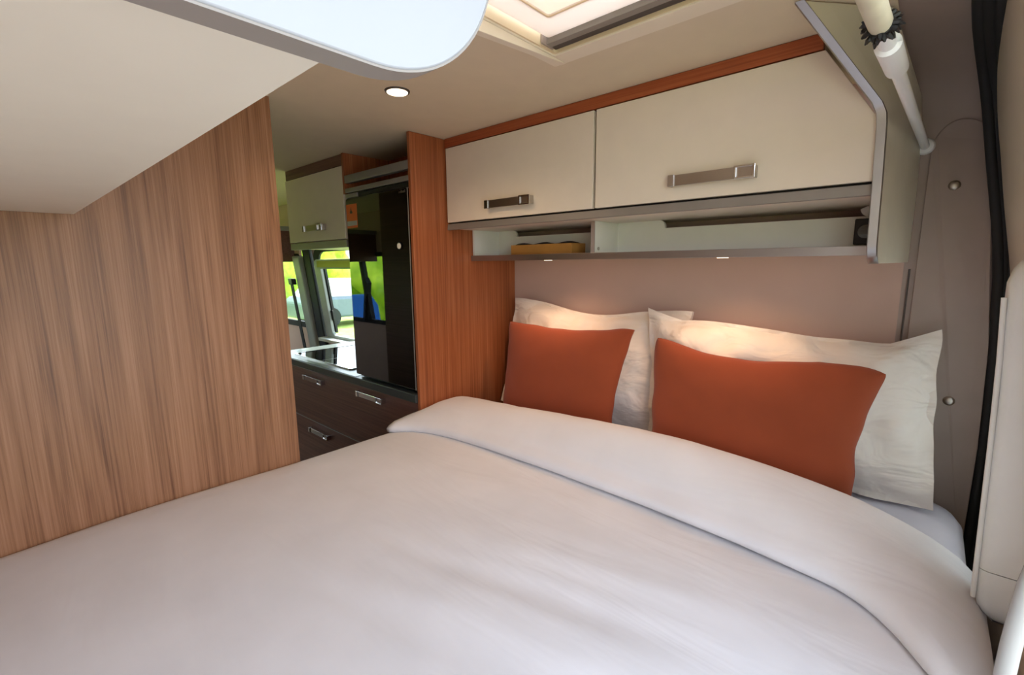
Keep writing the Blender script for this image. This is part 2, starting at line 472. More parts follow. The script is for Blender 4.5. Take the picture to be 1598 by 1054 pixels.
ZB = [(-.175, .42), (-.165, .50), (-.155, .60), (-.14, .69), (-.12, .745), (-.09, .775), (-.05, .785), (1.3, .787), (1.42, .788), (1.49, .782)]
REAR = [(-.162, .43, .50), (-.161, .50, .575), (-.158, .57, .645), (-.152, .64, .705), (-.142, .70, .752), (-.126, .742, .784), (-.103, .766, .806), (-.077, .779, .823)]
def zbase(x, y):
    z = smooth_interp(ZB, y, .015) if y > -.05 else interp(ZB, y)
    z += .010*math.sin(min(1, max(0, (x+1.93)/1.3))*PI)
    # soft creases running away from the viewer
    q = Vector((x*7.5 + y*1.1 + .5*noise.noise(Vector((x*2, y*2, 3))), y*1.15, 0))
    am = .0125*min(1, max(0, (1.35-y)/.7))*min(1, max(.25, (-.72-x)/.3))
    z += am*(noise.noise(q) + .5*noise.noise(q*2.1 + Vector((7, 3, 1))))
    z += .006*noise.noise(Vector((x*2.3, y*2.0, 9)))
    return z

dv = thing('duvet', 'plain off-white duvet spread over the bed with a folded-back top', 'duvet', (-1.2, .65, .78))
rows = []
NY, NX = 110, 84
YS = [r[0] + .004 for r in REAR] + [-.055 + (1.492+.055)*i/(NY-8) for i in range(NY-8+1)]
NY = len(YS) - 1
for i in range(NY+1):
    y = YS[i]
    row = []
    for k in range(NX+1):
        x = -1.935 + (-.50+1.935)*k/NX
        z = zbase(x, y) if i >= 8 else REAR[i][1] + zbase(x, -.05) - .785
        row.append((x, y, z))
    rows.append(row)
# rolled front edge against the partition / aisle
for (dy, dz) in ((.006, -.010), (.008, -.028), (.006, -.06), (.0, -.10), (-.006, -.14)):
    rows.append([(x, 1.492 + dy, z + dz) for (x, y, z) in rows[NY]])
for r in range(NY+1, len(rows)):
    rows[r] = [(x, min(y, 1.499) if x < -1.07 or x > -.60 else y + .018*(r-NY)/3*(1 if r-NY < 4 else .6), z) for (x, y, z) in rows[r]]
obj('top_cover', loft(NB(), rows), M['duvet'], dv, smooth=180)

XLp = [(-.20, -.90), (-.10, -.875), (-.07, -.835), (-.044, -.800), (-.018, -.755), (.03, -.705), (.08, -.678), (.27, -.649), (.51, -.632), (.83, -.626), (1.1, -.632), (1.26, -.646), (1.36, -.668), (1.44, -.705), (1.50, -.760)]
ZC = [(-.07, .828), (-.04, .845), (0, .862), (.09, .890), (.25, .912), (.45, .928), (.62, .930), (.8, .922), (1.0, .908), (1.2, .894), (1.36, .884), (1.44, .874), (1.475, .862), (1.495, .835)]
rows = []
NYB = 90
BS = list(REAR) + [(-.055 + (1.497+.055)*i/NYB, None, None) for i in range(NYB+1)]
for (y, zb, zc) in BS:
    xl = smooth_interp(XLp, y, .02)
    if zb is None:
        zc = smooth_interp(ZC, y, .02); zb = .789 if y < 1.4 else .789 - (y-1.4)*.05
    else: zb += .003
    h = zc - zb
    xb = -.372 + .006*math.sin(y*5)
    sec = [(xl+.05, .000), (xl+.012, .001), (xl+.001, .010), (xl-.001, .022), (xl+.010, .034),
           (xl+.035, .045)]
    n = 14
    for k in range(1, n+1):
        t = k/n
        xx = xl+.035 + (-.462-(xl+.035))*t
        sec.append((xx, .045 + (h-.045)*math.sin(t*PI/2)**.95))
    for k in range(1, 9):
        t = k/8
        xx = -.462 + (xb+.462)*math.sin(t*PI/2)
        sec.append((xx, h*(.15 + .85*math.cos(t*PI/2)**.7) if t < 1 else h*.15))
    sec.append((xb-.03, .004))
    row = []
    for j, (x, dz) in enumerate(sec):
        w = 0
        if 4 <= j < len(sec)-2:
            w = .0045*noise.noise(Vector((x*9, y*3.2, 4))) + .003*noise.noise(Vector((x*5 + y*9, y*6, 1)))*(1 if y > 1.1 else .5)
        row.append((x, y, zb + dz + w))
    rows.append(row)
fb = obj('turned_down_fold', loft(NB(), rows, close_u=True, caps=True), M['duvet'], dv, smooth=180)

# ------------------------------------------------------------------ pillows
def pillow(name, label, bl, br, tr_, tl, thick, mat, seed, flange=0.0, sag=(.02, .02, .02, .02), group=None, wr=.020, top=None, rnd_=.004):
    bl, br, tr_, tl = map(Vector, (bl, br, tr_, tl))
    NU, NV = 44, 30
    nrm = (br - bl).cross(tl - bl).normalized()
    if nrm.x > 0: nrm = -nrm           # front faces the room (-X)
    c = (bl+br+tr_+tl)/4
    fr, bk = [], []
    rnd = Vector((seed*3.1, seed*1.7, seed*.9))
    for j in range(NV+1):
        v = j/NV; fa, ba = [], []
        for i in range(NU+1):
            u = i/NU
            p = (bl*(1-u) + br*u)*(1-v) + (tl*(1-u) + tr_*u)*v
            a, b = 2*u-1, 2*v-1
            ex = (br-bl).normalized(); ez = (tl-bl).normalized()
            # edges pulled in between the corners
            p = p + ez*(sag[0]*(1-a*a)*max(0, -b)**3 - sag[2]*(1-a*a)*max(0, b)**3)
            p = p - ex*(sag[1]*(1-b*b)*max(0, a)**3 - sag[3]*(1-b*b)*max(0, -a)**3)
            if top: p = p + ez*top(u)*v**3
            q8 = (abs(a)**7)*(abs(b)**7)
            p = p - (ex*(1 if a > 0 else -1) + ez*(1 if b > 0 else -1))*rnd_*q8 + ez*.004*noise.noise(Vector((u*6, seed, 2)))*abs(b)**4 + ex*.005*noise.noise(Vector((v*6, seed, 7)))*abs(a)**4
            aa = min(1, abs(a)/(1-flange)) if flange else abs(a)
            bb_ = min(1, abs(b)/(1-flange*1.4)) if flange else abs(b)
            t = (max(0, 1-aa**2.6)**.62)*(max(0, 1-bb_**2.6)**.62)
            q = p + rnd
            w = wr*(noise.noise(q*7) + .6*noise.noise(q*15 + Vector((3, 1, 2)))) * min(1, .25 + t)
            w -= wr*.9*(abs(noise.noise(q*9 + Vector((1, 5, 2)))) - .25) * (.35 + .65*min(1, t*1.5)) if wr > .008 else 0
            # creases radiating from edges
            w += wr*.7*noise.noise(Vector((a*5 + b*2, b*2.2 - a*.5, seed)))*(.4 + .6*(1-t))
            fa.append(p + nrm*(thick*.5*t + .004 + w))
            ba.append(p - nrm*(thick*.5*t*.8 + .004 - w*.15*0))
        fr.append(fa); bk.append(ba)
    bm = NB()
    VF = [[bm.verts.new(p) for p in r] for r in fr]; VB = [[bm.verts.new(p) for p in r] for r in bk]
    for j in range(NV):
        for i in range(NU):
            bm.faces.new([VF[j][i], VF[j][i+1], VF[j+1][i+1], VF[j+1][i]])
            bm.faces.new([VB[j][i+1], VB[j][i], VB[j+1][i], VB[j+1][i+1]])
    loopF = [VF[0][i] for i in range(NU+1)] + [VF[j][NU] for j in range(1, NV+1)] + [VF[NV][i] for i in range(NU-1, -1, -1)] + [VF[j][0] for j in range(NV-1, 0, -1)]
    loopB = [VB[0][i] for i in range(NU+1)] + [VB[j][NU] for j in range(1, NV+1)] + [VB[NV][i] for i in range(NU-1, -1, -1)] + [VB[j][0] for j in range(NV-1, 0, -1)]
    n = len(loopF)
    for i in range(n):
        k = (i+1) % n
        bm.faces.new([loopF[k], loopF[i], loopB[i], loopB[k]])
    o = obj(name, bm, mat, smooth=70)
    return tag(o, label, 'pillow', group)

pillow('pillow', 'white pillow against the wall beside the wooden side panel', (-.16, 1.455, .785), (-.16, .66, .785), (-.052, .61, 1.250), (-.052, 1.452, 1.268),
       .14, M['pillow'], 2, flange=.05, sag=(.0, .02, .012, .012), top=lambda u: -.022*math.sin(u*PI) + .01*math.sin(u*9))
pillow('pillow', 'large white pillow against the wall nearest the rear pillar', (-.205, .70, .785), (-.17, -.066, .79), (-.066, -.036, 1.258), (-.118, .760, 1.267),
       .15, M['pillow'], 5, flange=.05, wr=.028, sag=(0, .010, .0, .015),
       top=lambda u: -.050*min(1, u/.16)*(1-.25*math.sin(u*6)) + (.045*max(0, (u-.86)/.14) ))
pillow('cushion', 'smaller terracotta cushion on the white pillow beside the wooden panel', (-.312, 1.31, .80), (-.312, .785, .81), (-.225, .745, 1.200), (-.225, 1.335, 1.185),
       .10, M['terracotta'], 8, sag=(0, .022, .010, .012), rnd_=.006, wr=.004, top=lambda u: -.012*math.sin(u*PI))
pillow('cushion', 'wide terracotta cushion in front of the white pillow nearest the rear', (-.318, .635, .79), (-.318, .085, .80), (-.236, .048, 1.158), (-.236, .672, 1.190),
       .11, M['terracotta'], 11, sag=(0, .03, .010, .006), rnd_=.014, wr=.006, top=lambda u: -.03*math.sin(min(1, u/.75)*PI) )

# ------------------------------------------------------------------ right overhead locker
lk = thing('overhead_locker', 'long cream overhead locker with two flap doors above the pillows', 'locker', (-.21, .8, 1.43))
FX = -.422
obj('carcass', prism(NB(), [(.106, 1.568), (1.495, 1.568), (1.495, 1.912), (.262, 1.912), (.106, 1.70)], 'x', -.404, -.002), M['cream'], lk)
obj('top_strip', B(FX, -.404, .225, 1.498, 1.882, H-.001), M['strip_wood'], lk, bev=.001)
obj('door_gap', prism(NB(), [(.107, 1.586), (1.497, 1.586), (1.497, 1.884), (.222, 1.884), (.107, 1.70)], 'x', -.4055, -.4035), M['dark_gap'], lk)  # dark sheet behind the doors paints the shade in their gaps

def strap_handle(parent, x, yc, z, L=.215, hgt=.028, clamp=.048, mat=None):
    """bent flat strap on a front facing -X with a square clamp near its rear end and a post at the other end"""
    mat = mat or M['nickel']
    y0, y1 = yc - L/2, yc + L/2; a, b_ = z-hgt/2, z+hgt/2
    pts = [(x, y0), (x-.021, y0), (x-.021, y1), (x, y1), (x, y1-.004), (x-.016, y1-.004), (x-.016, y0+.004), (x, y0+.004)]
    obj('handle', prism(NB(), pts, 'z', a, b_), mat, parent, bev=.0008)
    obj('handle_clamp', ring(NB(), [(y0, a-.002), (y0+clamp, a-.002), (y0+clamp, b_+.002), (y0, b_+.002)], [(y0+.006, a+.003), (y0+clamp-.006, a+.003), (y0+clamp-.006, b_-.003), (y0+.006, b_-.003)], 'x', x-.025, x-.0205), M['chrome'], parent, bev=.0008)
    obj('handle_post', box(NB(), x-.0245, x-.0205, y1-.016, y1+.001, a-.001, b_+.001), M['chrome'], parent, bev=.0008)

for (y0, y1, hy) in ((.806, 1.492, 1.148), (.112, .797, .447)):
    ol = [(y0, 1.592), (y1, 1.592), (y1, 1.879), (y0, 1.879)] if y0 > .2 else [(y0, 1.592), (y1, 1.592), (y1, 1.879), (y0+.108, 1.879), (y0, 1.715)]
    d = obj('door', prism(NB(), ol, 'x', FX, -.406), M['cream'], lk, bev=.0015)
    strap_handle(d, FX, hy, 1.641)
obj('light_rail', prism(NB(), [(-.422, 1.563), (-.419, 1.586), (-.404, 1.588), (-.380, 1.588), (-.380, 1.568), (-.414, 1.562)], 'y', .108, 1.495), M['alu_matte'], lk, bev=.001)
# open shelf beneath
obj('shelf', B(-.282, -.002, .105, 1.497, 1.440, 1.458), M['white_board'], lk)
obj('shelf_edge', B(-.291, -.282, .105, 1.497, 1.437, 1.460), M['alu'], lk, bev=.001)
def notch_board(y0, y1, n0, n1):
    zt, zn, r = 1.568, 1.541, .018
    pts = [(y0, 1.458), (y1, 1.458), (y1, zt), (n1+r, zt)]
    pts += [(n1+r-r*math.sin(a) - 0*r, zt - (zt-zn)*(1-math.cos(a))) for a in [i*PI/2/5 for i in range(1, 6)]]
    pts += [(n0-r+r*math.cos(a), zt - (zt-zn)*math.sin(a)) for a in [PI/2 - i*PI/2/5 for i in range(0, 5)]]
    pts += [(n0-r, zt), (y0, zt)]
    return prism(NB(), pts, 'x', -.125, -.112)
obj('back_board', notch_board(.105, .880, .16, .70), M['white_board'], lk)
obj('back_board', notch_board(.892, 1.490, .94, 1.38), M['white_board'], lk)
obj('end_liner', B(-.280, -.112, 1.486, 1.496, 1.458, 1.568), M['white_board'], lk)
dvd = obj('divider', B(-.286, -.112, .880, .892, 1.458, 1.568), M['white_board'], lk, bev=.001)
b = NB(); tube(b, [(-.262, .8795, 1.474), (-.262, .8775, 1.474)], .006, 12); obj('screw', b, M['nickel'], dvd)
obj('divider_edge', B(-.290, -.286, .879, .893, 1.458, 1.566), M['taupe'], dvd)
b = B(-.145, -.1255, .108, .166, 1.466, 1.534)
sk = obj('socket', b, M['black'], lk, bev=.003)
b = NB(); tube(b, [(-.145, .140, 1.5), (-.1465, .140, 1.5)], .018, 16); obj('socket_face', b, M['gloss'], sk)
for y in (1.10, .46):
    b = NB(); tube(b, [(-.262, y, 1.4395), (-.262, y, 1.4368)], .019, 20)
    s = obj('spot_ring', b, M['chrome'], lk)
    b = NB(); tube(b, [(-.262, y, 1.437), (-.262, y, 1.4355)], .0155, 20); obj('spot_lens', b, M['led'], s)
    l = bpy.data.lights.new('shelf_spot', 'SPOT'); l.energy = 3.2; l.color = (1, .62, .38); l.spot_size = math.radians(140); l.spot_blend = .8; l.shadow_soft_size = .016
    lo = bpy.data.objects.new('shelf_spot_light', l); COL.objects.link(lo); lo.location = (-.262, y, 1.426)

# end panel: cream outer face, aluminium edge; vertical part then leaning forward up to the ceiling
te = [(-.395, .092, 1.418), (-.420, .092, 1.424), (-.434, .093, 1.436), (-.440, .094, 1.455), (-.441, .097, 1.60), (-.440, .100, 1.700), (-.441, .102, 1.722), (-.450, .110, 1.742), (-.600, .232, 1.914)]
we = [(-.012, .052, 1.418), (-.009, .052, 1.424), (-.006, .052, 1.436), (-.004, .052, 1.455), (-.003, .052, 1.60), (-.005, .054, 1.70), (-.012, .056, 1.76), (-.05, .064, 1.840), (-.45, .105, 1.914)]
def lerp3(a, b, t): return tuple(a[i]+(b[i]-a[i])*t for i in range(3))
rows = []
for a, b_ in zip(te, we):
    front = [lerp3(a, b_, t) for t in (0, .25, .5, .75, 1)]
    back = [(p[0], p[1] + .010 + (.045 if abs(p[0]) < .39 else .0)*0, p[2]) for p in front][::-1]
    rows.append(front + back)
ep = obj('end_panel', loft(NB(), rows, close_u=True, caps=True), M['cream_plastic'], lk, smooth=40)
rows = []
for a in te:
    x, y, z = a
    rows.append([(x-.006, y-.001, z), (x+.002, y-.003, z), (x+.002, y+.016, z), (x-.006, y+.014, z)])
obj('edge_trim', loft(NB(), rows, close_u=True, caps=True), M['alu'], ep, smooth=50)
# filler between the end panel and the carcass so no gap shows
obj('end_filler', B(-.40, -.002, .096, .105, 1.45, 1.69), M['cream_plastic'], lk)

# wooden tray box on the shelf
bx = thing('wooden_box', 'small open oak box on the shelf above the left pillows', 'box', (-.21, 1.17, 1.459))
bm = NB(); x0, x1, y0, y1, z0, z1, t = -.245, -.150, 1.005, 1.305, 1.4605, 1.499, .008
box(bm, x0, x1, y0, y1, z0, z0+.006); box(bm, x0, x0+t, y0, y1, z0+.006, z1); box(bm, x1-t, x1, y0, y1, z0+.006, z1)
box(bm, x0+t, x1-t, y0, y0+t, z0+.006, z1); box(bm, x0+t, x1-t, y1-t, y1, z0+.006, z1)
obj('box_body', bm, M['oak'], bx, bev=.001)
rows = []
for j in range(7):
    rows.append([(x0+t+.002 + (x1-x0-2*t-.004)*j/6, y0+t+.002 + (y1-y0-2*t-.004)*i/14, z1 - .004 + .012*math.sin(PI*j/6)*abs(math.sin(i*.55+.6))) for i in range(15)])
obj('dark_content', loft(NB(), rows), M['black'], bx, smooth=80, solid=.004)

# ------------------------------------------------------------------ left overhead locker (seen from below) with its rear end panel
ll = thing('overhead_locker', 'overhead locker on the left seen from below with bright rear end panel', 'locker', (-1.75, .85, 1.549))
obj('carcass', B(-1.945, -1.548, .235, 1.498, 1.549, H-.002), M['cream_under'], ll, bev=.001)
for (y0, y1) in ((.245, .860), (.868, 1.490)):
    d = obj('door', B(-1.548, -1.532, y0, y1, 1.575, 1.88), M['cream'], ll, bev=.0015)
    yc = (y0+y1)/2
    obj('handle', prism(NB(), [(-1.532, yc-.1), (-1.512, yc-.1), (-1.512, yc+.1), (-1.532, yc+.1), (-1.532, yc+.096), (-1.516, yc+.096), (-1.516, yc-.096), (-1.532, yc-.096)], 'z', 1.61, 1.638), M['nickel'], d)
yp0, yp1 = .214, .229
ol = [(-1.945, 1.525), (-1.60, 1.525)]
ol += [(-1.560 + .085*math.sin(a), 1.525 + .085*(1-math.cos(a))) for a in [i*PI/2/20 for i in range(0, 21)]]
ol += [(-1.470, 1.66), (-1.44, 1.72), (-1.30, H-.004), (-1.945, H-.004)]
ep2 = obj('end_panel', prism(NB(), ol, 'y', yp0, yp1), M['white_panel'], ll, smooth=30, bev=.001)
c_out = ol[:-1]
rows = []
for i, (x, z) in enumerate(c_out):
    a = c_out[max(0, i-1)]; b_ = c_out[min(len(c_out)-1, i+1)]
    d = Vector((b_[0]-a[0], b_[1]-a[1])).normalized(); nx, nz = d.y, -d.x
    rows.append([(x, yp0+.001, z), (x+nx*.0012, yp0+.001, z+nz*.0012), (x+nx*.0012, yp1+.002, z+nz*.0012), (x, yp1+.002, z)])
obj('edge_trim', loft(NB(), rows, close_u=True, caps=True), M['trim_grey'], ep2, smooth=50)

# ------------------------------------------------------------------ roof hatch
ht = thing('roof_hatch', 'white framed roof hatch with blind set in the ceiling', 'skylight', (-.96, .47, H))
ring(bm := NB(), rrect(-1.255, -.690, .180, .752, .006), rrect(-1.195, -.742, .240, .716, .004), 'z', H-.008, H)
obj('flange', bm, M['hatch_flange'], ht, bev=.002)
obj('front_lip', prism(NB(), [(-.690, H-.0085), (-1.255, H-.0085), (-1.255, H-.055), (-.72, H-.0125)], 'y', .717, .735), M['hatch_flange'], ht, bev=.001)
bm = NB(); ring(bm, rrect(-1.2, -.735, .235, .72, .012), rrect(-1.192, -.743, .243, .712, .010), 'z', H-.004, H+.095)
obj('reveal', bm, M['hatch_wood'], ht)
# blind frame: inner white frame with stepped rims
bm = NB(); ring(bm, rrect(-1.190, -.786, .245, .700, .006), rrect(-1.12, -.860, .315, .643, .006), 'z', H+.012, H+.022)
obj('blind_frame', bm, M['hatch_white'], ht, bev=.002)
bm = NB(); ring(bm, rrect(-1.122, -.858, .313, .645, .006), rrect(-1.119, -.861, .316, .642, .006), 'z', H+.0105, H+.013)
obj('blind_rim', bm, M['hatch_wood'], ht, bev=.001)
obj('blind', B(-1.125, -.855, .310, .648, H+.016, H+.018), M['hatch_blind'], ht)
bm = NB(); box(bm, -.785, -.766, .248, .706, H+.001, H+.024)
obj('blind_rail', bm, M['alu_matte'], ht, bev=.001)
bm = NB(); box(bm, -.765, -.744, .248, .710, H+.003, H+.030)
obj('rail_channel', bm, M['taupe_dark'], ht, bev=.001)
obj('rail_end', B(-.800, -.757, .7065, .7105, H+.000, H+.022), M['taupe'], ht)
dome = prism(NB(), rrect(-1.23, -.705, .205, .73, .05), 'z', H+.10, H+.112)
obj('dome', dome, translucent('hatch dome', '#f2f2f2', .75), ht, bev=.004)

# ceiling downlight
dl = thing('downlight', 'round warm recessed downlight lit in the ceiling', 'light', (-.852, 1.192, H))
bm = NB(); tube(bm, [(-.852, 1.192, H+.0005), (-.852, 1.192, H-.004)], [.036, .034], 28); obj('ring', bm, M['taupe_dark'], dl)
bm = NB(); tube(bm, [(-.852, 1.192, H-.004), (-.852, 1.192, H-.0055)], [.030, .029], 28); obj('lens', bm, M['led'], dl)
l = bpy.data.lights.new('downlight', 'SPOT'); l.energy = 9; l.color = (1, .72, .45); l.spot_size = math.radians(150); l.spot_blend = .9; l.shadow_soft_size = .03
lo = bpy.data.objects.new('downlight_lamp', l); COL.objects.link(lo); lo.location = (-.852, 1.192, H-.012)

# ------------------------------------------------------------------ tall fridge cabinet, fridge, kitchen
tc_ = thing('tall_cabinet', 'tall reddish wood fridge housing standing beside the bed', 'cabinet', (-.3, 1.75, .9))
obj('side_panel', B(-.590, -.002, 1.500, 1.516, 0.0, H-.001), M['red_wood'], tc_, bev=.0015)
obj('far_post', B(-.588, -.002, 1.992, 2.006, 1.74, H-.001), M['red_wood'], tc_)
obj('niche_back', B(-.35, -.33, 1.516, 1.992, 1.74, H-.001), M['red_wood'], tc_)
obj('vent_slat', B(-.588, -.560, 1.517, 1.991, 1.785, 1.818), M['alu_matte'], tc_, bev=.002)
obj('vent_slat', B(-.588, -.560, 1.517, 1.991, 1.742, 1.762), M['alu_matte'], tc_, bev=.002)
# hook on the panel edge (small dark fitting)
fg = thing('fridge', 'glossy black fridge standing on the worktop', 'fridge', (-.3, 1.75, .902))
obj('body', B(-.565, -.01, 1.522, 1.986, .903, 1.738), M['black'], fg)
fd = obj('door', prism(NB(), rrect(1.524, 1.984, .918, 1.716, .008), 'x', -.592, -.567), M['gloss'], fg, bev=.002)
obj('door_edge', B(-.5935, -.591, 1.520, 1.5235, .918, 1.716), M['alu_matte'], fd)
obj('control_panel', B(-.590, -.566, 1.89, 1.986, 1.719, 1.737), M['alu_matte'], fg, bev=.001)
obj('top_trim', B(-.586, -.566, 1.524, 1.885, 1.719, 1.737), M['black'], fg, bev=.001)
st = obj('sticker', B(-.5932, -.5921, 1.893, 1.980, 1.588, 1.690), M['orange_sticker'], fd)
obj('sticker_label', B(-.5936, -.5930, 1.895, 1.978, 1.598, 1.618), M['paper'], st)
bm = NB(); prism(bm, [(1.932, 1.650), (1.948, 1.650), (1.951, 1.656), (1.945, 1.664), (1.941, 1.679), (1.937, 1.664), (1.929, 1.656)], 'x', -.5936, -.5930)
obj('warning_mark', bm, M['black'], st)
bm = NB()
for k in range(6): box(bm, -.5932, -.5921, 1.536+.0075*k, 1.541+.0075*k, 1.700, 1.707 + (.003 if k in (0, 3) else 0))
bd_ = obj('badge', bm, M['nickel'], fd)

kt = thing('kitchen_unit', 'dark walnut kitchen base unit with deep drawers', 'kitchen unit', (-.3, 2.2, 0))
obj('carcass', B(-.565, -.02, 1.520, 2.94, .06, .862), M['walnut'], kt)
def drawer(z0, z1, hs):
    d = obj('drawer', B(-.587, -.566, 1.522, 2.938, z0, z1), M['walnut'], kt, bev=.0015)
    for (yc, z) in hs:
        strap_handle(d, -.587, yc, z, L=.215, hgt=.024, mat=M['chrome'])
drawer(.572, .858, ((2.427, .817), (1.864, .826)))
drawer(.270, .567, ((2.405, .520), (1.864, .520)))
drawer(.065, .265, ())
obj('drawer_lip', B(-.5885, -.586, 1.522, 2.938, .5665, .5715), M['alu'], kt)
wt = thing('worktop', 'dark edged kitchen worktop running under the fridge', 'worktop', (-.3, 2.2, .864))
obj('slab', B(-.600, -.02, 1.518, 2.96, .864, .900), M['dark_top'], wt, bev=.003)
obj('surface', B(-.592, -.03, 2.0, 2.952, .8985, .9012), M['worktop_top'], wt)
hb = thing('hob', 'black glass hob with steel rim let into the worktop', 'hob', (-.33, 2.48, .9012))
bm = NB(); ring(bm, rrect(-.540, -.12, 2.14, 2.79, .02), rrect(-.530, -.13, 2.15, 2.78, .015), 'z', .9013, .908)
obj('rim', bm, M['chrome'], hb)
obj('glass_lid', prism(NB(), rrect(-.530, -.13, 2.15, 2.78, .015), 'z', .9013, .906), M['gloss'], hb)
obj('lid_seam', B(-.53, -.13, 2.463, 2.467, .9058, .9064), M['alu'], hb)

kl = thing('kitchen_locker', 'cream kitchen overhead locker beyond the fridge', 'locker', (-.3, 2.3, 1.5))
obj('carcass', B(-.566, -.01, 2.008, 2.60, 1.512, H-.002), M['cream'], kl)
obj('top_strip', B(-.582, -.566, 2.008, 2.602, 1.868, H-.002), M['walnut'], kl)
kd = obj('door', B(-.587, -.568, 2.010, 2.602, 1.545, 1.864), M['cream'], kl, bev=.0015)
strap_handle(kd, -.587, 2.29, 1.607, L=.20)
obj('light_rail', B(-.585, -.560, 2.010, 2.602, 1.507, 1.540), M['alu_matte'], kl, bev=.001)

# ------------------------------------------------------------------ sliding door window beyond the kitchen
wn = bpy.data.objects.new('window_1', None); COL.objects.link(wn); wn.location = (0, 3, .85); wn['kind'] = 'structure'
bm = NB(); ring(bm, rrect(2.46, 3.575, .80, 1.56, .09), rrect(2.56, 3.50, .868, 1.525, .09), 'x', -.006, .008, f=lean)
obj('black_surround', bm, M['rubber'], wn)
bm = NB(); ring(bm, rrect(2.48, 3.535, .842, 1.468, .05), rrect(2.60, 3.44, .885, 1.43, .04), 'x', -.034, -.008, f=lean)
obj('inner_frame', bm, M['grey_frame'], wn, bev=.006)
obj('blind', B(-.045, -.036, 2.63, 3.445, 1.408, 1.455), M['blind'], wn)
bm = NB()
box(bm, -.050, -.036, 2.63, 3.45, 1.398, 1.410)
obj('blind_bar', bm, M['grey_frame'], wn)
bm = NB(); box(bm, -.004, .012, 3.43, 3.475, .90, 1.42, f=lean); obj('side_stay', bm, M['black'], wn)
bm = NB(); box(bm, -.016, -.002, 3.415, 3.445, 1.00, 1.08, f=lean); obj('latch', bm, M['black'], wn, bev=.004)
obj('sill', box(NB(), -.10, -.010, 2.97, 3.56, .838, .862, f=lean), M['white_plastic'], wn, bev=.004)
obj('glass', box(NB(), .010, .014, 2.51, 3.59, .855, 1.54, f=lean), M['glass'], wn)
wn2 = bpy.data.objects.new('window_2', None); COL.objects.link(wn2); wn2.location = (0, 4.2, .92); wn2['kind'] = 'structure'
obj('glass', box(NB(), .03, .034, 3.82, 4.62, .92, 1.50, f=lean), M['glass'], wn2)
bm = NB(); ring(bm, rrect(3.80, 4.64, .90, 1.52, .06), rrect(3.86, 4.58, .95, 1.47, .05), 'x', -.008, .02, f=lean); obj('frame', bm, M['rubber'], wn2)
wn3 = bpy.data.objects.new('window_3', None); COL.objects.link(wn3); wn3.location = (XL, 4.0, .9); wn3['kind'] = 'structure'
obj('glass', B(XL-.03, XL-.026, 3.62, 4.5, .88, 1.52), M['glass'], wn3)
bm = NB(); ring(bm, rrect(3.60, 4.52, .86, 1.54, .06), rrect(3.66, 4.46, .90, 1.50, .05), 'x', XL, XL+.02); obj('frame', bm, M['rubber'], wn3)
bm = NB(); prism(bm, [(4.02, .88), (4.08, .88), (4.22, 1.52), (4.16, 1.52)], 'x', XL-.02, XL+.02); obj('mullion', bm, M['rubber'], wn3)
bm = NB(); prism(bm, [(4.13, .88), (4.17, .88), (4.10, 1.30), (4.06, 1.25)], 'x', XL-.02, XL+.03); obj('mirror_arm', bm, M['rubber'], wn3)
wn4 = bpy.data.objects.new('window_4', None); COL.objects.link(wn4); wn4.location = (-.95, YF, 1.0); wn4['kind'] = 'structure'
obj('glass', B(XL+.1, XR-.1, YF+.02, YF+.024, .98, 1.64), M['glass'], wn4)

# B pillar trims and the seat belt
bm = NB(); box(bm, -.030, -.001, 3.60, 3.72, .75, 1.56, f=lean)
struct('trim_2', bm, M['rubber'], bev=.008)
bm = NB(); box(bm, -.05, -.001, 3.735, 3.86, .0, 1.50, f=lean)
struct('trim_3', bm, M['grey_frame'], bev=.012)
bl = thing('seat_belt', 'black seat belt hanging on the cab door pillar', 'seat belt', (-.07, 3.9, .5))
b = NB(); prism(b, [(3.875, .35), (3.925, .35), (3.925, 1.28), (3.875, 1.28)], 'x', -.075, -.070, f=lean); obj('strap', b, M['belt'], bl)
b = NB(); box(b, -.085, -.045, 3.865, 3.935, 1.27, 1.32, f=lean); obj('loop', b, M['black'], bl, bev=.005)
# cab storage above the front seats
cs = thing('cab_shelf', 'dark brown overhead storage shelf above the cab', 'shelf', (-.95, 4.1, 1.45))
obj('front_panel', B(XL+.005, -.004, 3.90, 3.92, 1.455, 1.70), M['walnut'], cs)
obj('shelf_board', B(XL+.005, -.004, 3.92, 4.4, 1.455, 1.475), M['walnut'], cs)
obj('edge_strip', B(XL+.005, -.004, 3.885, 3.90, 1.70, 1.735), M['grey_frame'], cs)
bg_ = NB(); bmesh.ops.create_uvsphere(bg_, u_segments=16, v_segments=10, radius=.12)
for v in bg_.verts: v.co = Vector((v.co.x*1.2 - .16, v.co.y*.8 + 4.08, v.co.z*.75 + 1.565 if v.co.z > 0 else v.co.z*.7 + 1.565))
tag(obj('bag', bg_, M['black'], smooth=80), 'small black bag stowed on the cab shelf', 'bag')
# front passenger seat, seen only between the partition and the kitchen
cse = thing('cab_chair', 'grey cloth passenger seat in the cab', 'seat', (-.5, 4.25, 0))
obj('seat', B(-.72, -.22, 4.15, 4.65, .32, .50), M['seat'], cse, bev=.04)
obj('backrest', prism(NB(), [(4.02, .50), (4.14, .50), (4.05, 1.15), (3.96, 1.14)], 'x', -.70, -.24), M['seat'], cse, bev=.03)
obj('pedestal', B(-.65, -.29, 4.2, 4.6, .001, .32), M['black'], cse)

# reading light on the washroom wall, mirrored in the fridge door
rl = thing('reading_light', 'small warm reading light on the washroom wall mirrored in the fridge', 'light', (-1.084, 2.28, 1.53))
b = NB(); tube(b, [(-1.083, 2.28, 1.53), (-1.070, 2.28, 1.53)], .022, 18); obj('housing', b, M['chrome'], rl)
b = NB(); tube(b, [(-1.070, 2.28, 1.53), (-1.068, 2.28, 1.53)], .016, 18); obj('lens', b, M['led'], rl)

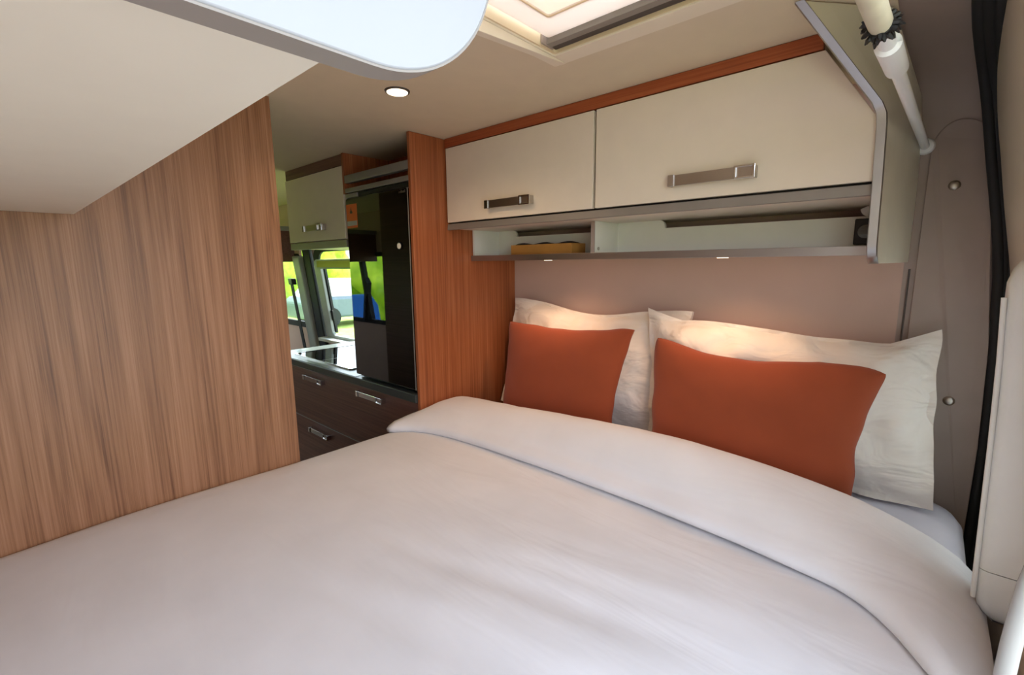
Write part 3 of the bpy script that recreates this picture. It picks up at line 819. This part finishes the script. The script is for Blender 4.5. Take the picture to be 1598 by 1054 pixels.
# ------------------------------------------------------------------ telescopic curtain rail across the rear opening
cr = thing('curtain_rail', 'white telescopic rail with torn black ring across the rear opening', 'rail', (-.5, .06, 1.72))
def rp_(x): return (x, .0465 + (-.017 - x)*.0365, 1.72)
b = NB(); tube(b, [rp_(-.006), rp_(-.50), rp_(-.74)], .0095, 18); obj('thin_tube', b, M['white_plastic'], cr, smooth=50)
b = NB(); tube(b, [rp_(-.004), rp_(-.010), rp_(-.016), rp_(-.018)], [.021, .021, .018, .012], 24); obj('wall_flange', b, M['white_plastic'], cr, smooth=40)
b = NB(); tube(b, [rp_(-.715), rp_(-.718), rp_(-.825), rp_(-.832), rp_(-.832)], [.0098, .0150, .0158, .0158, .0108], 24); obj('collar', b, M['white_plastic'], cr, smooth=40)
b = NB(); tube(b, [rp_(-.82), rp_(-.91)], .0105, 20); obj('inner_sleeve', b, M['white_plastic'], cr, smooth=40)
b = NB(); tube(b, [rp_(-.902), rp_(-.904), rp_(-1.50), rp_(-1.93)], [.010, .0130, .0135, .0135], 24); obj('thick_tube', b, M['beige_plastic'], cr, smooth=40)
b = NB()
rnd = random.Random(5)
for k in range(34):
    a = 2*PI*k/34; x = -.896 - rnd.random()*.018
    c = Vector(rp_(x)); d = Vector((0, math.cos(a), math.sin(a)))
    L = .003 + .007*rnd.random()
    tube(b, [c + d*.0125, c + d*(.0130+L*.6) + Vector((.006*(rnd.random()-.2), 0, 0)), c + d*(.0130+L) + Vector((.014*(rnd.random()-.1), 0, 0))], [.0035, .003, .001], 6)
tube(b, [rp_(-.892), rp_(-.912)], .0146, 24)
rg = obj('torn_ring', b, M['black'], cr); rg['label'] = 'torn black foam ring'

# white window cassette standing proud of the closed rear door, rounded corners, lower cap
hs = thing('blind_cassette', 'tall white rounded window cassette on the closed rear door', 'cassette', (-.40, -.16, .755))
CW = (-.55, -.20)
def hloop(z, ins, yo):
    x0, x1 = CW
    return [(x, y, z) for (x, y) in rrect(x0+ins, x1-ins, -.205, yo-ins, .016, 6)]
def yout(z): return -.0955 + (z-1.43)*.055 if z > 1.2 else -.108 + (z-1.2)*.028
CW = (-.55, -.485)
obj('blind', B(-.52, -.12, -.192, -.189, .80, 1.40), M['cassette_blind'], hs)  # translucent blind added to pass soft daylight to the rear corner
obj('top_bar', B(-.51, -.10, -.200, -.150, 1.375, 1.41), M['white_plastic'], hs, bev=.004)
obj('bottom_bar', B(-.51, -.10, -.200, -.168, .770, .815), M['white_plastic'], hs, bev=.004)
obj('far_post', B(-.13, -.085, -.200, -.168, .770, 1.41), M['white_plastic'], hs, bev=.004)
rows = [hloop(z, i, yout(z)) for z, i in ((.862, 0), (.95, 0), (1.1, 0), (1.2, 0), (1.33, 0), (1.385, .002), (1.408, .008), (1.422, .016), (1.429, .026))]
obj('cassette_body', loft(NB(), rows, close_u=True, caps=True), M['white_plastic'], hs, smooth=50)
rows = [hloop(z, i, yout(z)) for z, i in ((.860, .0005), (.80, .001), (.785, .004), (.770, .012), (.760, .020), (.757, .027))]
obj('lower_cap', loft(NB(), rows, close_u=True, caps=True), M['white_plastic'], hs, smooth=50)
b = NB(); tube(b, [(-.54, yout(z) + .0025, z) for z in (.80, .95, 1.1, 1.25, 1.36)], [.004]*5, 10)
obj('side_seal', b, M['white_plastic'], hs, smooth=60)
for z in (1.396, 1.372):
    obj('slot', B(CW[0]-.001, CW[0]+.002, -.150, -.138, z, z+.003), M['alu_matte'], hs)

# white grab handle on the inner edge of the closed rear door
sr = thing('grab_handle', 'pale slanted grab handle at the near edge of the rear door', 'handle', (-.955, -.18, .72))
b = NB(); tube(b, [(-.985, -.172, .74), (-.99, -.135, .80), (-1.0, -.106, .90), (-1.0, -.103, .967), (-1.0, -.1065, 1.04), (-1.0, -.112, 1.12), (-.99, -.14, 1.22), (-.985, -.172, 1.27)], .009, 14); obj('bar', b, M['pale_grey'], sr, smooth=50, sub=1)
b = NB(); tube(b, [(-.984, -.190, .735), (-.985, -.160, .745)], .017, 16); obj('mount', b, M['white_plastic'], sr)
b = NB(); tube(b, [(-.984, -.190, 1.275), (-.985, -.160, 1.265)], .017, 16); obj('mount', b, M['white_plastic'], sr)

# ------------------------------------------------------------------ outside
bm = NB(); G = -.62
loft(bm, [[(x, y, G + .05*noise.noise(Vector((x*.3, y*.3, 0)))) for x in range(-40, 41, 4)] for y in range(-40, 61, 4)])
struct('ground', bm, M['grass'])
struct('pitch', prism(NB(), rrect(-9, 7, -14, 1.5, .8), 'z', G-.05, G+.09), M['gravel'])  # unseen gravel pad added behind the van to keep out green bounce light

def crown(c, r, seed, parent):
    bm = NB(); bmesh.ops.create_icosphere(bm, subdivisions=4, radius=1.0)
    for v in bm.verts:
        n = v.co.normalized()
        k = 1 + .28*noise.noise(n*2.2 + Vector((seed, 0, 0))) + .14*noise.noise(n*6 + Vector((0, seed, 0)))
        v.co = Vector((c[0] + n.x*r[0]*k, c[1] + n.y*r[1]*k, c[2] + n.z*r[2]*k))
    obj('foliage', bm, M['foliage'], parent, smooth=180)
spots = [(-9.5, 8.5, 'bright green bush beyond the left cab window, nearest the van'), (-9.5, 13.5, 'bright green bush beyond the left cab window, second along'),
         (-9.5, 18.5, 'bright green bush beyond the left cab window, farthest along'), (-3, 20, 'green bush straight ahead of the windscreen'),
         (3.2, 20, 'green bush ahead of the right cab window'), (9.2, 23.5, 'green bush behind the parked car'), (15.5, 23, 'green bush right of the parked car')]
for i, (x, y, lab) in enumerate(spots):
    t = thing('bush', lab, 'bush', (x, y, G), 'bushes around the lawn')
    crown((x, y, G + 1.9), (2.0, 2.0, 2.1), i*4.3, t)
    b = NB(); tube(b, [(x, y, G-.1), (x+.05, y, G+1.4)], [.16, .1], 10); obj('trunk', b, M['bark'], t)

# parked grey-blue car far beyond the window
cx, cy = 7.0, 15.5
pc = thing('parked_car', 'blurred grey-blue car parked on the grass beyond the window', 'car', (cx, cy, G))
def car(bm, prof, w): return prism(bm, prof, 'y', cy-w, cy+w)
lower = [(cx-2.1, G+.30), (cx+2.1, G+.30), (cx+2.15, G+.75), (cx+1.3, G+.95), (cx-1.9, G+1.0), (cx-2.15, G+.8)]
cab_ = [(cx-1.9, G+.98), (cx+1.25, G+.93), (cx+.5, G+1.55), (cx-1.3, G+1.6)]
obj('body', car(NB(), lower, .88), M['car_blue'], pc, bev=.08)
obj('cabin', car(NB(), cab_, .76), M['glass'] if False else M['body'], pc, bev=.08)
for sy in (-.90, .86):
    for sxx in (-1.3, 1.3):
        b = NB(); tube(b, [(cx+sxx, cy+sy, G+.33), (cx+sxx, cy+sy+.04, G+.33)], .33, 20); obj('wheel', b, M['rubber'], pc)
# blue camping chair on the lawn left of the cab (mirrored in the fridge)
ch = thing('camping_chair', 'blue canvas camping chair on the lawn mirrored in the fridge door', 'chair', (-3.0, 5.9, G))
obj('backrest', prism(NB(), [(-.30 + x, z) for x, z in [(0, .95), (.55, .95), (.55, 1.45), (.45, 1.62), (.1, 1.62), (0, 1.45)]], 'y', 5.98, 6.02, f=lambda x, y, z: (x - 3.0, y + (z-.95)*.2, z + G)), M['blue'], ch, bev=.01)
obj('seat', B(-3.28, -2.77, 5.50, 5.99, G+.90, G+.94), M['blue'], ch, bev=.01)
for (x, y) in ((-3.27, 5.52), (-2.78, 5.52), (-3.27, 5.98), (-2.78, 5.98)):
    b = NB(); tube(b, [(x, y, G-.02), (x, y, G+.92)], .014, 8); obj('leg', b, M['alu'], ch)
